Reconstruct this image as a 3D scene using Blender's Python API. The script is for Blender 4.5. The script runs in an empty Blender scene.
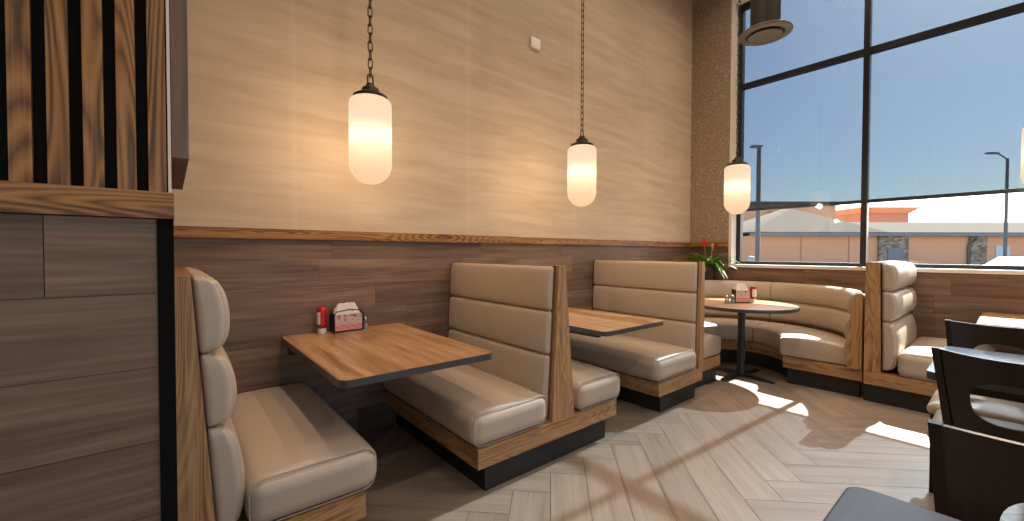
import bpy, bmesh, math, random
from mathutils import Vector, Matrix, noise
PI = math.pi
random.seed(11)
SC = bpy.context.scene
COL = SC.collection

# ------------------------------------------------------------------ camera
YAW, TILT, ROLL, FPX, EYE = math.radians(39.58), math.radians(1.15), math.radians(.12), 414.5, 1.28
F0 = Vector((math.sin(YAW), math.cos(YAW), 0)); R0 = Vector((math.cos(YAW), -math.sin(YAW), 0)); UP = Vector((0, 0, 1))
Fw = F0*math.cos(TILT) - UP*math.sin(TILT); U1 = UP*math.cos(TILT) + F0*math.sin(TILT)
Rw = R0*math.cos(ROLL) + U1*math.sin(ROLL); Uw = U1*math.cos(ROLL) - R0*math.sin(ROLL)
cam = bpy.data.cameras.new('camera'); cam.sensor_width = 36; cam.lens = 36*FPX/1024; cam.clip_start = .02; cam.clip_end = 400
camo = bpy.data.objects.new('camera', cam); COL.objects.link(camo)
M = Matrix((Rw, Uw, -Fw)).transposed().to_4x4(); M.translation = (0, 0, EYE)
camo.matrix_world = M
SC.camera = camo

# ------------------------------------------------------------------ view, world, sun
SC.view_settings.view_transform = 'Standard'; SC.view_settings.look = 'None'
SC.view_settings.gamma = 1; SC.view_settings.use_curve_mapping = False
SC.view_settings.exposure = 0.1
SC.cycles.use_denoising = True
SC.cycles.max_bounces = 10; SC.cycles.diffuse_bounces = 5; SC.cycles.transparent_max_bounces = 16
SC.cycles.sample_clamp_indirect = 6
W = bpy.data.worlds.new('world'); SC.world = W; W.use_nodes = True
wn = W.node_tree.nodes; wl = W.node_tree.links
bgn = wn['Background']
sky = wn.new('ShaderNodeTexSky'); sky.sky_type = 'NISHITA'; sky.sun_disc = False
sky.sun_elevation = math.radians(41); sky.air_density = 1.0; sky.dust_density = 1.2; sky.ozone_density = 1.5
SUNDIR = Vector((-1.14, .080, -1)).normalized()          # the way the light travels
sky.sun_rotation = math.atan2(-SUNDIR.x, -SUNDIR.y)
wl.new(sky.outputs[0], bgn.inputs[0]); bgn.inputs[1].default_value = .5
sl = bpy.data.lights.new('sun', 'SUN'); sl.energy = 38; sl.angle = math.radians(.7); sl.color = (1, .97, .93)
so = bpy.data.objects.new('sun', sl); COL.objects.link(so)
so.rotation_euler = SUNDIR.to_track_quat('-Z', 'Y').to_euler(); so.location = (12, -1, 10)
# added unseen fill lamps under the ceiling (their rings are built further down)
FILL = [(x, y) for x in (-1.6, .9, 3.2) for y in (-3.0, -.9, 1.6)] + [(4.9, -.9), (4.9, 1.5)]
for x, y in FILL:
    d = bpy.data.lights.new('fill_light', 'AREA'); d.shape = 'DISK'; d.size = .16; d.energy = 21; d.color = (1, .79, .61); d.spread = math.radians(130)
    o = bpy.data.objects.new('fill_lamp', d); COL.objects.link(o); o.location = (x, y, 5.24)

# ------------------------------------------------------------------ materials
def mat(name, base=(.5, .5, .5), rough=.5, metal=0, spec=.5):
    m = bpy.data.materials.new(name); m.use_nodes = True
    b = m.node_tree.nodes['Principled BSDF']
    b.inputs['Base Color'].default_value = (*base, 1); b.inputs['Roughness'].default_value = rough
    b.inputs['Metallic'].default_value = metal; b.inputs['Specular IOR Level'].default_value = spec
    return m
def N(m, t, **k):
    n = m.node_tree.nodes.new(t)
    for a, v in k.items(): setattr(n, a, v)
    return n
def L(m, a, b): m.node_tree.links.new(a, b)
def P_(m): return m.node_tree.nodes['Principled BSDF']
def ramp(m, stops):
    r = N(m, 'ShaderNodeValToRGB'); e = r.color_ramp.elements
    while len(e) < len(stops): e.new(.5)
    for i, (p, c) in enumerate(stops): e[i].position = p; e[i].color = (*c, 1)
    return r
def bump(m, h, strength=.2, dist=.01):
    b = N(m, 'ShaderNodeBump'); b.inputs['Strength'].default_value = strength; b.inputs['Distance'].default_value = dist
    L(m, h, b.inputs['Height']); L(m, b.outputs[0], P_(m).inputs['Normal'])
def wood(name, dark, mid, light, scale=(2.2, 26), rough=.5, grain=.5, per_plank=0.0, ring=0.0):
    """grain runs along U; the 'rnd' attribute shifts the tone of each plank"""
    m = mat(name, rough=rough, spec=.35)
    uv = N(m, 'ShaderNodeTexCoord')
    mp = N(m, 'ShaderNodeMapping'); mp.inputs['Scale'].default_value = (scale[0], scale[1], 1)
    L(m, uv.outputs['UV'], mp.inputs[0])
    n1 = N(m, 'ShaderNodeTexNoise'); n1.inputs['Scale'].default_value = 1; n1.inputs['Detail'].default_value = 6; n1.inputs['Distortion'].default_value = .6
    L(m, mp.outputs[0], n1.inputs[0])
    mp2 = N(m, 'ShaderNodeMapping'); mp2.inputs['Scale'].default_value = (scale[0]*3, scale[1]*6, 1)
    L(m, uv.outputs['UV'], mp2.inputs[0])
    n2 = N(m, 'ShaderNodeTexNoise'); n2.inputs['Scale'].default_value = 1; n2.inputs['Detail'].default_value = 3
    L(m, mp2.outputs[0], n2.inputs[0])
    mix = N(m, 'ShaderNodeMix', data_type='FLOAT'); mix.inputs[0].default_value = .35
    L(m, n1.outputs[0], mix.inputs[2]); L(m, n2.outputs[0], mix.inputs[3])
    fac = mix.outputs[0]
    if ring > 0:
        # contour lines of a stretched noise: cathedral grain
        mp3 = N(m, 'ShaderNodeMapping'); mp3.inputs['Scale'].default_value = (scale[0]*.75, scale[1]*.3, 1)
        L(m, uv.outputs['UV'], mp3.inputs[0])
        n3 = N(m, 'ShaderNodeTexNoise'); n3.inputs['Scale'].default_value = 1; n3.inputs['Detail'].default_value = 1; n3.inputs['Distortion'].default_value = .25
        L(m, mp3.outputs[0], n3.inputs[0])
        pp = N(m, 'ShaderNodeMath', operation='PINGPONG'); pp.inputs[1].default_value = .022; L(m, n3.outputs[0], pp.inputs[0])
        ml = N(m, 'ShaderNodeMath', operation='MULTIPLY'); ml.inputs[1].default_value = 1/.022; L(m, pp.outputs[0], ml.inputs[0])
        sb = N(m, 'ShaderNodeMath', operation='MULTIPLY_ADD'); sb.inputs[1].default_value = ring; sb.inputs[2].default_value = -ring*.62
        L(m, ml.outputs[0], sb.inputs[0])
        mx = N(m, 'ShaderNodeMath', operation='ADD'); L(m, fac, mx.inputs[0]); L(m, sb.outputs[0], mx.inputs[1]); fac = mx.outputs[0]
    r = ramp(m, [(.5-.2/grain*.75, dark), (.5, mid), (.5+.2/grain*.75, light)])
    L(m, fac, r.inputs[0])
    out = r.outputs[0]
    if per_plank > 0:
        at = N(m, 'ShaderNodeAttribute', attribute_name='rnd')
        mr = N(m, 'ShaderNodeMapRange'); mr.inputs['To Min'].default_value = 1-per_plank; mr.inputs['To Max'].default_value = 1+per_plank
        L(m, at.outputs['Fac'], mr.inputs[0])
        mm = N(m, 'ShaderNodeMix', data_type='RGBA', blend_type='MULTIPLY'); mm.inputs[0].default_value = 1
        cb = N(m, 'ShaderNodeCombineColor')
        for i in range(3): L(m, mr.outputs[0], cb.inputs[i])
        L(m, out, mm.inputs[6]); L(m, cb.outputs[0], mm.inputs[7]); out = mm.outputs[2]
    L(m, out, P_(m).inputs['Base Color'])
    bump(m, fac, .12, .004)
    return m

m_clad = wood('grey_brown_plank_cladding', (.075, .042, .026), (.16, .098, .064), (.26, .175, .118), (1.1, 14), .5, .75, .26)
m_floor = wood('pale_wood_plank_floor', (.165, .12, .083), (.255, .20, .153), (.32, .26, .205), (1.1, 13), .42, .6, .11)
m_oak = wood('honey_oak', (.20, .10, .040), (.37, .215, .095), (.46, .285, .135), (1.4, 30), .45, .75, 0, .22)
m_oak2 = wood('dark_honey_oak', (.085, .034, .008), (.26, .118, .030), (.35, .18, .055), (1.3, 30), .45, .7, 0, .34)
m_top = wood('oak_laminate', (.19, .092, .042), (.35, .195, .095), (.47, .29, .155), (1.4, 18), .3, .95)
m_espresso = wood('espresso_stained_wood', (.006, .003, .002), (.013, .007, .005), (.022, .012, .009), (2, 20), .3, .7)
m_black = mat('black_powder_coat', (.012, .012, .013), .42)
m_kick = mat('black_rubber_toe_kick', (.014, .014, .015), .6)
m_matte = mat('matte_black_backing', (.006, .006, .006), .95, 0, .05)
m_edge = mat('dark_grey_edge_band', (.05, .05, .053), .3)
m_bronze = mat('dark_bronze', (.05, .038, .03), .38, .8)
m_duct = mat('dark_painted_duct', (.03, .025, .022), .5, .2); m_vane = mat('lit_duct_underside', (.16, .135, .11), .5)  # vanes: lighter copy of the duct colour, its lit underside painted in
m_white = mat('white_plastic', (.75, .73, .68), .4)
m_frame = mat('black_anodised_aluminium', (.012, .013, .016), .4, .3)
m_reveal = mat('cream_painted_reveal', (.62, .58, .52), .55)
m_ceil = mat('cream_ceiling', (.55, .5, .43), .8)

def vinyl(name, c):
    m = mat(name, c, .36, 0, .45)
    tc = N(m, 'ShaderNodeTexCoord')
    n1 = N(m, 'ShaderNodeTexNoise'); n1.inputs['Scale'].default_value = 5; n1.inputs['Detail'].default_value = 3
    n2 = N(m, 'ShaderNodeTexNoise'); n2.inputs['Scale'].default_value = 320
    L(m, tc.outputs['Object'], n1.inputs[0]); L(m, tc.outputs['Object'], n2.inputs[0])
    a = N(m, 'ShaderNodeMath', operation='MULTIPLY_ADD'); a.inputs[1].default_value = .012
    L(m, n2.outputs[0], a.inputs[0]); L(m, n1.outputs[0], a.inputs[2])
    bump(m, a.outputs[0], .35, .012)
    return m
m_vinyl = vinyl('taupe_vinyl', (.43, .355, .275))
m_seatpad = vinyl('beige_chair_vinyl', (.46, .38, .28))
m_pipe = mat('taupe_piping', (.37, .30, .23), .5)

# cream wall covering with faint sideways streaks
m_paper = mat('cream_streaked_wallcovering', rough=.62, spec=.3)
tc = N(m_paper, 'ShaderNodeTexCoord'); mp = N(m_paper, 'ShaderNodeMapping'); mp.inputs['Scale'].default_value = (.9, 1, 8); mp.inputs['Rotation'].default_value = (0, .07, 0)
L(m_paper, tc.outputs['Object'], mp.inputs[0])
n1 = N(m_paper, 'ShaderNodeTexNoise'); n1.inputs['Scale'].default_value = 1.3; n1.inputs['Detail'].default_value = 7; n1.inputs['Distortion'].default_value = .5; n1.inputs['Roughness'].default_value = .6
L(m_paper, mp.outputs[0], n1.inputs[0])
r = ramp(m_paper, [(.3, (.40, .315, .23)), (.5, (.455, .367, .275)), (.66, (.505, .417, .322))]); L(m_paper, n1.outputs[0], r.inputs[0])
sp = N(m_paper, 'ShaderNodeSeparateXYZ'); L(m_paper, tc.outputs['Object'], sp.inputs[0])
sm = N(m_paper, 'ShaderNodeMath', operation='PINGPONG'); sm.inputs[1].default_value = .66; sa = N(m_paper, 'ShaderNodeMath', operation='ADD'); sa.inputs[1].default_value = -.62
L(m_paper, sp.outputs[0], sa.inputs[0]); L(m_paper, sa.outputs[0], sm.inputs[0])
sr = N(m_paper, 'ShaderNodeMapRange'); sr.inputs['From Min'].default_value = 0; sr.inputs['From Max'].default_value = .022; sr.inputs['To Min'].default_value = 1; sr.inputs['To Max'].default_value = 0
L(m_paper, sm.outputs[0], sr.inputs[0])
s2 = N(m_paper, 'ShaderNodeMath', operation='MULTIPLY'); L(m_paper, sr.outputs[0], s2.inputs[0]); L(m_paper, n1.outputs[0], s2.inputs[1])
s3 = N(m_paper, 'ShaderNodeMath', operation='MULTIPLY'); s3.inputs[1].default_value = .28; L(m_paper, s2.outputs[0], s3.inputs[0])
ms = N(m_paper, 'ShaderNodeMix', data_type='RGBA'); L(m_paper, s3.outputs[0], ms.inputs[0]); L(m_paper, r.outputs[0], ms.inputs[6]); ms.inputs[7].default_value = (.66, .6, .5, 1)
L(m_paper, ms.outputs[2], P_(m_paper).inputs['Base Color'])
# brown covering with a cream crackle pattern
m_crackle = mat('brown_crackle_wallcovering', rough=.6)
tc = N(m_crackle, 'ShaderNodeTexCoord')
nd = N(m_crackle, 'ShaderNodeTexNoise'); nd.inputs['Scale'].default_value = 9
L(m_crackle, tc.outputs['Object'], nd.inputs[0])
mxv = N(m_crackle, 'ShaderNodeMix', data_type='VECTOR'); mxv.inputs[0].default_value = .06
L(m_crackle, tc.outputs['Object'], mxv.inputs[4]); L(m_crackle, nd.outputs['Color'], mxv.inputs[5])
vo = N(m_crackle, 'ShaderNodeTexVoronoi', feature='DISTANCE_TO_EDGE'); vo.inputs['Scale'].default_value = 27
L(m_crackle, mxv.outputs[1], vo.inputs[0])
r = ramp(m_crackle, [(0, (.40, .31, .22)), (.03, (.34, .26, .19)), (.06, (.215, .16, .118))]); L(m_crackle, vo.outputs['Distance'], r.inputs[0])
L(m_crackle, r.outputs[0], P_(m_crackle).inputs['Base Color'])
# opal glass of the pendants, lit from inside: brightest at the bulb's height
m_opal = mat('lit_opal_glass', (.02, .018, .015), .7, 0, .1)
tc = N(m_opal, 'ShaderNodeTexCoord'); sp = N(m_opal, 'ShaderNodeSeparateXYZ'); L(m_opal, tc.outputs['Object'], sp.inputs[0])
mr = N(m_opal, 'ShaderNodeMapRange'); mr.inputs['From Min'].default_value = 0; mr.inputs['From Max'].default_value = .5; L(m_opal, sp.outputs[2], mr.inputs[0])
r = ramp(m_opal, [(0, (.76, .50, .29)), (.35, (.84, .61, .39)), (.56, (1.1, .98, .70)), (.72, (.82, .62, .43)), (1, (.72, .54, .39))]); r.color_ramp.interpolation = 'EASE'
L(m_opal, mr.outputs[0], r.inputs[0]); L(m_opal, r.outputs[0], P_(m_opal).inputs['Emission Color']); P_(m_opal).inputs['Emission Strength'].default_value = 1.0
tr_ = N(m_opal, 'ShaderNodeBsdfTransparent'); mx_ = N(m_opal, 'ShaderNodeMixShader'); mx_.inputs[0].default_value = .05
L(m_opal, P_(m_opal).outputs[0], mx_.inputs[1]); L(m_opal, tr_.outputs[0], mx_.inputs[2]); L(m_opal, mx_.outputs[0], m_opal.node_tree.nodes['Material Output'].inputs[0])
m_lamp = mat('fill_lens', (.8, .7, .6), .4); P_(m_lamp).inputs['Emission Color'].default_value = (1, .8, .6, 1); P_(m_lamp).inputs['Emission Strength'].default_value = 6

def thin(name, tcol, gl, rough=.0, diffc=None, dfac=0):
    m = bpy.data.materials.new(name); m.use_nodes = True; nt = m.node_tree; nt.nodes.remove(nt.nodes['Principled BSDF'])
    t = N(m, 'ShaderNodeBsdfTransparent'); t.inputs[0].default_value = (*tcol, 1)
    last = t.outputs[0]
    if diffc:
        d = N(m, 'ShaderNodeBsdfDiffuse'); d.inputs[0].default_value = (*diffc, 1)
        tr = N(m, 'ShaderNodeBsdfTranslucent'); tr.inputs[0].default_value = (*diffc, 1)
        x0 = N(m, 'ShaderNodeMixShader'); x0.inputs[0].default_value = .5; L(m, d.outputs[0], x0.inputs[1]); L(m, tr.outputs[0], x0.inputs[2])
        x = N(m, 'ShaderNodeMixShader'); x.inputs[0].default_value = dfac; L(m, last, x.inputs[1]); L(m, x0.outputs[0], x.inputs[2]); last = x.outputs[0]
    if gl:
        g = N(m, 'ShaderNodeBsdfGlossy'); g.inputs['Roughness'].default_value = rough
        fr = N(m, 'ShaderNodeFresnel'); fr.inputs[0].default_value = 1.45
        x = N(m, 'ShaderNodeMixShader'); L(m, fr.outputs[0], x.inputs[0]); L(m, last, x.inputs[1]); L(m, g.outputs[0], x.inputs[2]); last = x.outputs[0]
    L(m, last, nt.nodes['Material Output'].inputs[0])
    return m
m_glass = thin('clear_window_glass', (.95, .97, .97), True)
m_shade = thin('grey_solar_mesh', (.30, .335, .365), False, 0, (.16, .18, .2), .05)
m_cglass = thin('clear_shaker_glass', (.8, .82, .82), True, .02, (.6, .6, .58), .3)

# ------------------------------------------------------------------ mesh helpers
def box(bm, x0, x1, y0, y1, z0, z1):
    v = [bm.verts.new(p) for p in ((x0,y0,z0),(x1,y0,z0),(x1,y1,z0),(x0,y1,z0),(x0,y0,z1),(x1,y0,z1),(x1,y1,z1),(x0,y1,z1))]
    for f in ((3,2,1,0),(4,5,6,7),(0,1,5,4),(1,2,6,5),(2,3,7,6),(3,0,4,7)): bm.faces.new([v[i] for i in f])
    return v
def prism(bm, pts, axis, a0, a1):
    """pts: outline in the two other axes (in x,y,z order), pushed from a0 to a1"""
    def mk(p, a):
        q = list(p); q.insert(axis, a); return bm.verts.new(q)
    A = [mk(p, a0) for p in pts]; B = [mk(p, a1) for p in pts]; n = len(pts)
    bm.faces.new(A[::-1]); bm.faces.new(B)
    for i in range(n): bm.faces.new((A[i], A[(i+1) % n], B[(i+1) % n], B[i]))
def lathe(bm, prof, n=32, c=(0, 0, 0)):
    rings = []
    for r, z in prof:
        if r < 1e-5: rings.append([bm.verts.new((c[0], c[1], c[2]+z))])
        else: rings.append([bm.verts.new((c[0]+r*math.cos(2*PI*i/n), c[1]+r*math.sin(2*PI*i/n), c[2]+z)) for i in range(n)])
    for a, b in zip(rings, rings[1:]):
        for i in range(n):
            j = (i+1) % n
            q = [a[i % len(a)], a[j % len(a)], b[j % len(b)], b[i % len(b)]]
            q = [v for k, v in enumerate(q) if v not in q[:k]]
            if len(q) > 2: bm.faces.new(q)
    for rg, rev in ((rings[0], True), (rings[-1], False)):
        if len(rg) > 2: bm.faces.new(rg[::-1] if rev else rg)
def tube(bm, path, r, n=8, closed=False):
    P = [Vector(p) for p in path]; R = r if isinstance(r, (list, tuple)) else [r]*len(P)
    rings = []; up = None
    for i, p in enumerate(P):
        if closed: t = (P[(i+1) % len(P)] - P[i-1]).normalized()
        else: t = (P[min(i+1, len(P)-1)] - P[max(i-1, 0)]).normalized()
        if up is None: up = t.orthogonal().normalized()
        up = (up - t*up.dot(t)).normalized(); s = t.cross(up)
        rings.append([bm.verts.new(p + (up*math.cos(2*PI*k/n) + s*math.sin(2*PI*k/n))*R[i]) for k in range(n)])
    m = len(rings)
    for i in range(m if closed else m-1):
        a, b = rings[i], rings[(i+1) % m]
        for k in range(n): bm.faces.new((a[k], a[(k+1) % n], b[(k+1) % n], b[k]))
    if not closed: bm.faces.new(rings[0][::-1]); bm.faces.new(rings[-1])
def axis_params(lo, hi, r, n, m):
    out = [lo + r*(1-math.cos(PI/2*k/n)) for k in range(n)] if r > 0 else [lo]
    out += [lo+r+(hi-lo-2*r)*k/m for k in range(m+1)]
    out += [hi - r*(1-math.cos(PI/2*(n-1-k)/n)) for k in range(n)] if r > 0 else [hi]
    return out
def soft_box(bm, lo, hi, r, fn=None, n=4, m=8):
    """rounded box; fn(u,v,w,p) moves each point (u,v,w in -1..1)"""
    lo = Vector(lo); hi = Vector(hi)
    ax = [axis_params(lo[i], hi[i], r, n, m) for i in range(3)]
    nx, ny, nz = [len(a)-1 for a in ax]
    cache = {}
    def V(i, j, k):
        if (i, j, k) in cache: return cache[(i, j, k)]
        p = Vector((ax[0][i], ax[1][j], ax[2][k]))
        q = Vector([min(max(p[c], lo[c]+r), hi[c]-r) for c in range(3)])
        d = p-q
        if d.length > 1e-9: p = q + d.normalized()*r
        u = [2*(ax[c][t]-lo[c])/(hi[c]-lo[c])-1 for c, t in enumerate((i, j, k))]
        if fn: p = Vector(fn(u[0], u[1], u[2], p))
        cache[(i, j, k)] = bm.verts.new(p); return cache[(i, j, k)]
    for i in range(nx):
        for j in range(ny):
            bm.faces.new((V(i,j,0), V(i,j+1,0), V(i+1,j+1,0), V(i+1,j,0))); bm.faces.new((V(i,j,nz), V(i+1,j,nz), V(i+1,j+1,nz), V(i,j+1,nz)))
    for i in range(nx):
        for k in range(nz):
            bm.faces.new((V(i,0,k), V(i+1,0,k), V(i+1,0,k+1), V(i,0,k+1))); bm.faces.new((V(i,ny,k), V(i,ny,k+1), V(i+1,ny,k+1), V(i+1,ny,k)))
    for j in range(ny):
        for k in range(nz):
            bm.faces.new((V(0,j,k), V(0,j,k+1), V(0,j+1,k+1), V(0,j+1,k))); bm.faces.new((V(nx,j,k), V(nx,j+1,k), V(nx,j+1,k+1), V(nx,j,k+1)))

def wloc(o):
    v = Vector((0, 0, 0))
    while o: v += o.location; o = o.parent
    return v
def uvmap(bm, grain):
    uv = bm.loops.layers.uv.verify(); ox, oy = random.random()*9, random.random()*9
    for f in bm.faces:
        n = f.normal; d = max(range(3), key=lambda i: abs(n[i])); o = [i for i in range(3) if i != d]
        if grain in o: a, b = grain, [i for i in o if i != grain][0]
        else: a, b = o
        for l in f.loops: l[uv].uv = (l.vert.co[a]+ox, l.vert.co[b]+oy+d*.37)
def obj(name, bm, m, parent=None, grain=2, smooth=35, base=None, keepuv=False, bevel=0):
    if bevel:
        es = [e for e in bm.edges if len(e.link_faces) == 2 and e.calc_face_angle(0) > .5]
        bmesh.ops.bevel(bm, geom=es, offset=bevel, segments=2, affect='EDGES', profile=.6)
    bmesh.ops.recalc_face_normals(bm, faces=bm.faces)
    bm.normal_update()
    if not keepuv: uvmap(bm, grain)
    org = wloc(parent) if parent else (Vector(base) if base else Vector((0, 0, 0)))
    bmesh.ops.translate(bm, vec=-org, verts=bm.verts)
    me = bpy.data.meshes.new(name); bm.to_mesh(me); bm.free()
    for mm in (m if isinstance(m, (list, tuple)) else [m]): me.materials.append(mm)
    me.shade_smooth(); me.set_sharp_from_angle(angle=math.radians(smooth))
    o = bpy.data.objects.new(name, me); COL.objects.link(o)
    if parent: o.parent = parent
    else: o.location = org
    return o
def tag(o, label=None, cat=None, group=None, kind=None):
    for k, v in (('label', label), ('category', cat), ('group', group), ('kind', kind)):
        if v: o[k] = v
    return o
def thing(name, label, cat, loc, group=None, rz=0):
    o = bpy.data.objects.new(name, None); COL.objects.link(o); o.location = loc; o.rotation_euler = (0, 0, rz); o.empty_display_size = .1
    return tag(o, label, cat, group)
def dup(root, loc, rz=0, label=None):
    c = root.copy(); COL.objects.link(c); c.location = loc; c.rotation_euler = (0, 0, rz)
    if label: c['label'] = label
    for ch in list(root.children):
        d = ch.copy(); COL.objects.link(d); d.parent = c
        for g in list(ch.children):
            e = g.copy(); COL.objects.link(e); e.parent = d
    return c
def B(): return bmesh.new()
def struct(name, bm, m, grain=2, **k): return tag(obj(name, bm, m, None, grain, **k), kind='structure')

def planks(bm, origin, ud, vd, W_, H_, ph, lens, seed, gap=.0008, phase=0):
    """rows of planks of height ph laid along ud; each plank carries its own tone and grain"""
    rn = random.Random(seed); uv = bm.loops.layers.uv.verify(); at = bm.faces.layers.float.get('rnd') or bm.faces.layers.float.new('rnd')
    O = Vector(origin); U = Vector(ud); V = Vector(vd)
    row = 0; v = phase
    while v < H_-1e-4:
        h = min(ph, H_-v); v0 = v
        if v < 0: h += v; v = 0
        u = -rn.random()*lens[0]
        while u < W_:
            l = rn.uniform(*lens); a, b = max(u, 0), min(u+l, W_)
            if b-a > .02:
                c = [O+U*(a+gap)+V*(v+gap), O+U*(b-gap)+V*(v+gap), O+U*(b-gap)+V*(v+h-gap), O+U*(a+gap)+V*(v+h-gap)]
                f = bm.faces.new([bm.verts.new(p) for p in c]); f[at] = rn.random()
                ox, oy = rn.random()*20, rn.random()*20
                for lp, (s, t) in zip(f.loops, ((a, 0), (b, 0), (b, h), (a, h))): lp[uv].uv = (s+ox, t+oy)
            u += l
        v += h
def add_attr_faces(bm, val=.3):
    at = bm.faces.layers.float.get('rnd') or bm.faces.layers.float.new('rnd'); return at

# ------------------------------------------------------------------ room shell
XW, YW, ZC = 5.68, 2.92, 5.3
XL, YF = -3.2, -4.6
# herringbone plank floor: every plank outlined by a thin dark joint
bm = B(); uvl = bm.loops.layers.uv.verify(); at = bm.faces.layers.float.new('rnd')
box(bm, XL-.15, XW+.25, YF-.15, YW+.15, -.12, -.004)
for f in bm.faces:
    f[at] = 0
    for l in f.loops: l[uvl].uv = (l.vert.co.x, l.vert.co.y)
nbase = len(bm.faces); bm.faces.ensure_lookup_table()
for f in bm.faces: f.material_index = 1
w_, l_ = .2, 1.158; q = 1/math.sqrt(2); x0_, y0_ = .872, .871
rn = random.Random(5)
def fl(u, v): return (x0_+(u+v)*q, y0_+(u-v)*q, 0)
for j in range(-8, 8):
    for i in range(-60, 60):
        u0, v0 = i*w_+j*(w_-l_), i*w_+j*(w_+l_)
        for (ua, ub, va, vb, along) in ((u0, u0+l_, v0, v0+w_, 0), (u0, u0+w_, v0+w_, v0+w_+l_, 1)):
            g = .0016
            c = [fl(ua+g, va+g), fl(ub-g, va+g), fl(ub-g, vb-g), fl(ua+g, vb-g)]
            cx = sum(p[0] for p in c)/4; cy = sum(p[1] for p in c)/4
            if not (XL-.5 < cx < XW+.5 and YF-.5 < cy < YW+.5): continue
            vs = [bm.verts.new(p) for p in c]; f = bm.faces.new(vs); f[at] = rn.random(); ox, oy = rn.random()*30, rn.random()*30
            su, sv = ub-ua, vb-va
            for lp, (s, t) in zip(f.loops, ((0, 0), (su, 0), (su, sv), (0, sv))): lp[uvl].uv = ((s if along == 0 else t)+ox, (t if along == 0 else s)+oy)
# trim planks to the room
for co, no in (((XL, 0, 0), (-1, 0, 0)), ((XW+.1, 0, 0), (1, 0, 0)), ((0, YF, 0), (0, -1, 0)), ((0, YW+.05, 0), (0, 1, 0))):
    fs = [f for f in bm.faces if f.material_index == 0]
    geom = list({v for f in fs for v in f.verts}) + list({e for f in fs for e in f.edges}) + fs
    bmesh.ops.bisect_plane(bm, geom=geom, plane_co=co, plane_no=no, clear_outer=True)
m_grout = mat('dark_floor_joint', (.13, .095, .07), .8)
o = struct('floor', bm, [m_floor, m_grout], keepuv=True)

bm = B(); box(bm, XL-.2, XW, YW, YW+.15, 1.36, ZC+.1)
struct('wall_back', bm, m_paper)
bm = B(); box(bm, 0, XW, YW+.004, YW+.15, -.1, 1.36)
for f in bm.faces: f.material_index = 1
planks(bm, (0, YW, 0), (1, 0, 0), (0, 0, 1), XW, 1.36, .176, (.9, 1.5), 3)
struct('wall_back_lower', bm, [m_clad, m_kick], keepuv=True)
bm = B(); box(bm, .0, XW-.03, YW-.035, YW+.002, 1.358, 1.42)
struct('trim_1', bm, m_oak2, grain=0, bevel=.004)
# window wall
WY0, WY1, SILL, HEAD = -4.2, 2.37, 1.115, 4.56
bm = B()
box(bm, XW+.004, XW+.3, WY0, WY1, -.1, SILL-.02)
box(bm, XW+.004, XW+.3, WY1, YW+.15, -.1, 1.36)
for f in bm.faces: f.material_index = 1
planks(bm, (XW, YW, 0), (0, -1, 0), (0, 0, 1), YW-WY1, 1.36, .176, (.9, 1.5), 8)
planks(bm, (XW, WY1, 0), (0, -1, 0), (0, 0, 1), WY1-WY0, SILL-.02, .176, (.9, 1.5), 9)
struct('wall_right_lower', bm, [m_clad, m_kick], keepuv=True)
bm = B(); box(bm, XW, XW+.3, WY1, YW+.15, 1.36, ZC+.1)
struct('wall_right', bm, m_crackle)
bm = B(); box(bm, XW, XW+.3, WY0, WY1, HEAD+.001, ZC+.1); box(bm, XW, XW+.3, YF-.15, WY0, -.1, ZC+.1)
struct('wall_right_upper', bm, m_paper)
bm = B(); box(bm, XW-.03, XW+.002, WY1+.03, YW-.036, 1.358, 1.42)
struct('trim_2', bm, m_oak2, grain=1, bevel=.004)
# window reveal and sill: cream lined box around the opening
bm = B()
box(bm, XW-.004, XW+.15, WY1-.012, WY1+.022, SILL, HEAD)
box(bm, XW-.012, XW+.15, WY0, WY1+.022, SILL-.022, SILL+.014)
box(bm, XW-.004, XW+.15, WY0, WY1-.012, HEAD-.03, HEAD)
struct('trim_3', bm, m_reveal, grain=1, bevel=.003)
# window frames, mullions and glass
GX = 5.85
muls = [2.335] + [1.042-1.3*k for k in range(5)]
bm = B()
for i, y in enumerate(muls):
    hw = .03
    if i == 0: box(bm, GX-.03, GX+.05, y-.03, WY1-.012, SILL+.014, HEAD-.03)
    else: box(bm, GX-.045, GX+.045, y-.026, y+.026, SILL+.014, HEAD-.03)
for z, h in ((SILL+.014, .04), (3.425, .062), (HEAD-.095, .065)):
    for a, b in zip(muls, muls[1:]): box(bm, GX-.04, GX+.04, b+.026, a-.026 if a < 2 else a-.03, z, z+h)
struct('window_1', bm, m_frame, bevel=.003)
for k, (a, b) in enumerate(zip(muls, muls[1:])):
    for z0, z1 in ((SILL+.054, 3.425), (3.487, HEAD-.095)):
        bm = B(); box(bm, GX-.003, GX+.003, b+.026, a-.03, z0, z1)
        tag(obj('window_2_glass', bm, m_glass), kind='structure').name = 'window_%d' % (2+2*k+(z0 > 3))
bm = B()
for k in range(1):
    box(bm, 5.925, 5.928, WY0+.01, WY1-.015, 1.85, HEAD-.002)
shade = thing('solar_shade', 'grey solar mesh shade lowered over the tall window, stopping above the sill', 'window shade', (5.93, (WY0+WY1)/2, 1.85))
obj('shade_cloth', bm, m_shade, shade)
bm = B(); tube(bm, [(5.9265, WY0+.01, 1.848), (5.9265, WY1-.015, 1.848)], .021, 10)
obj('hem_bar', bm, m_black, shade)

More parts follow.
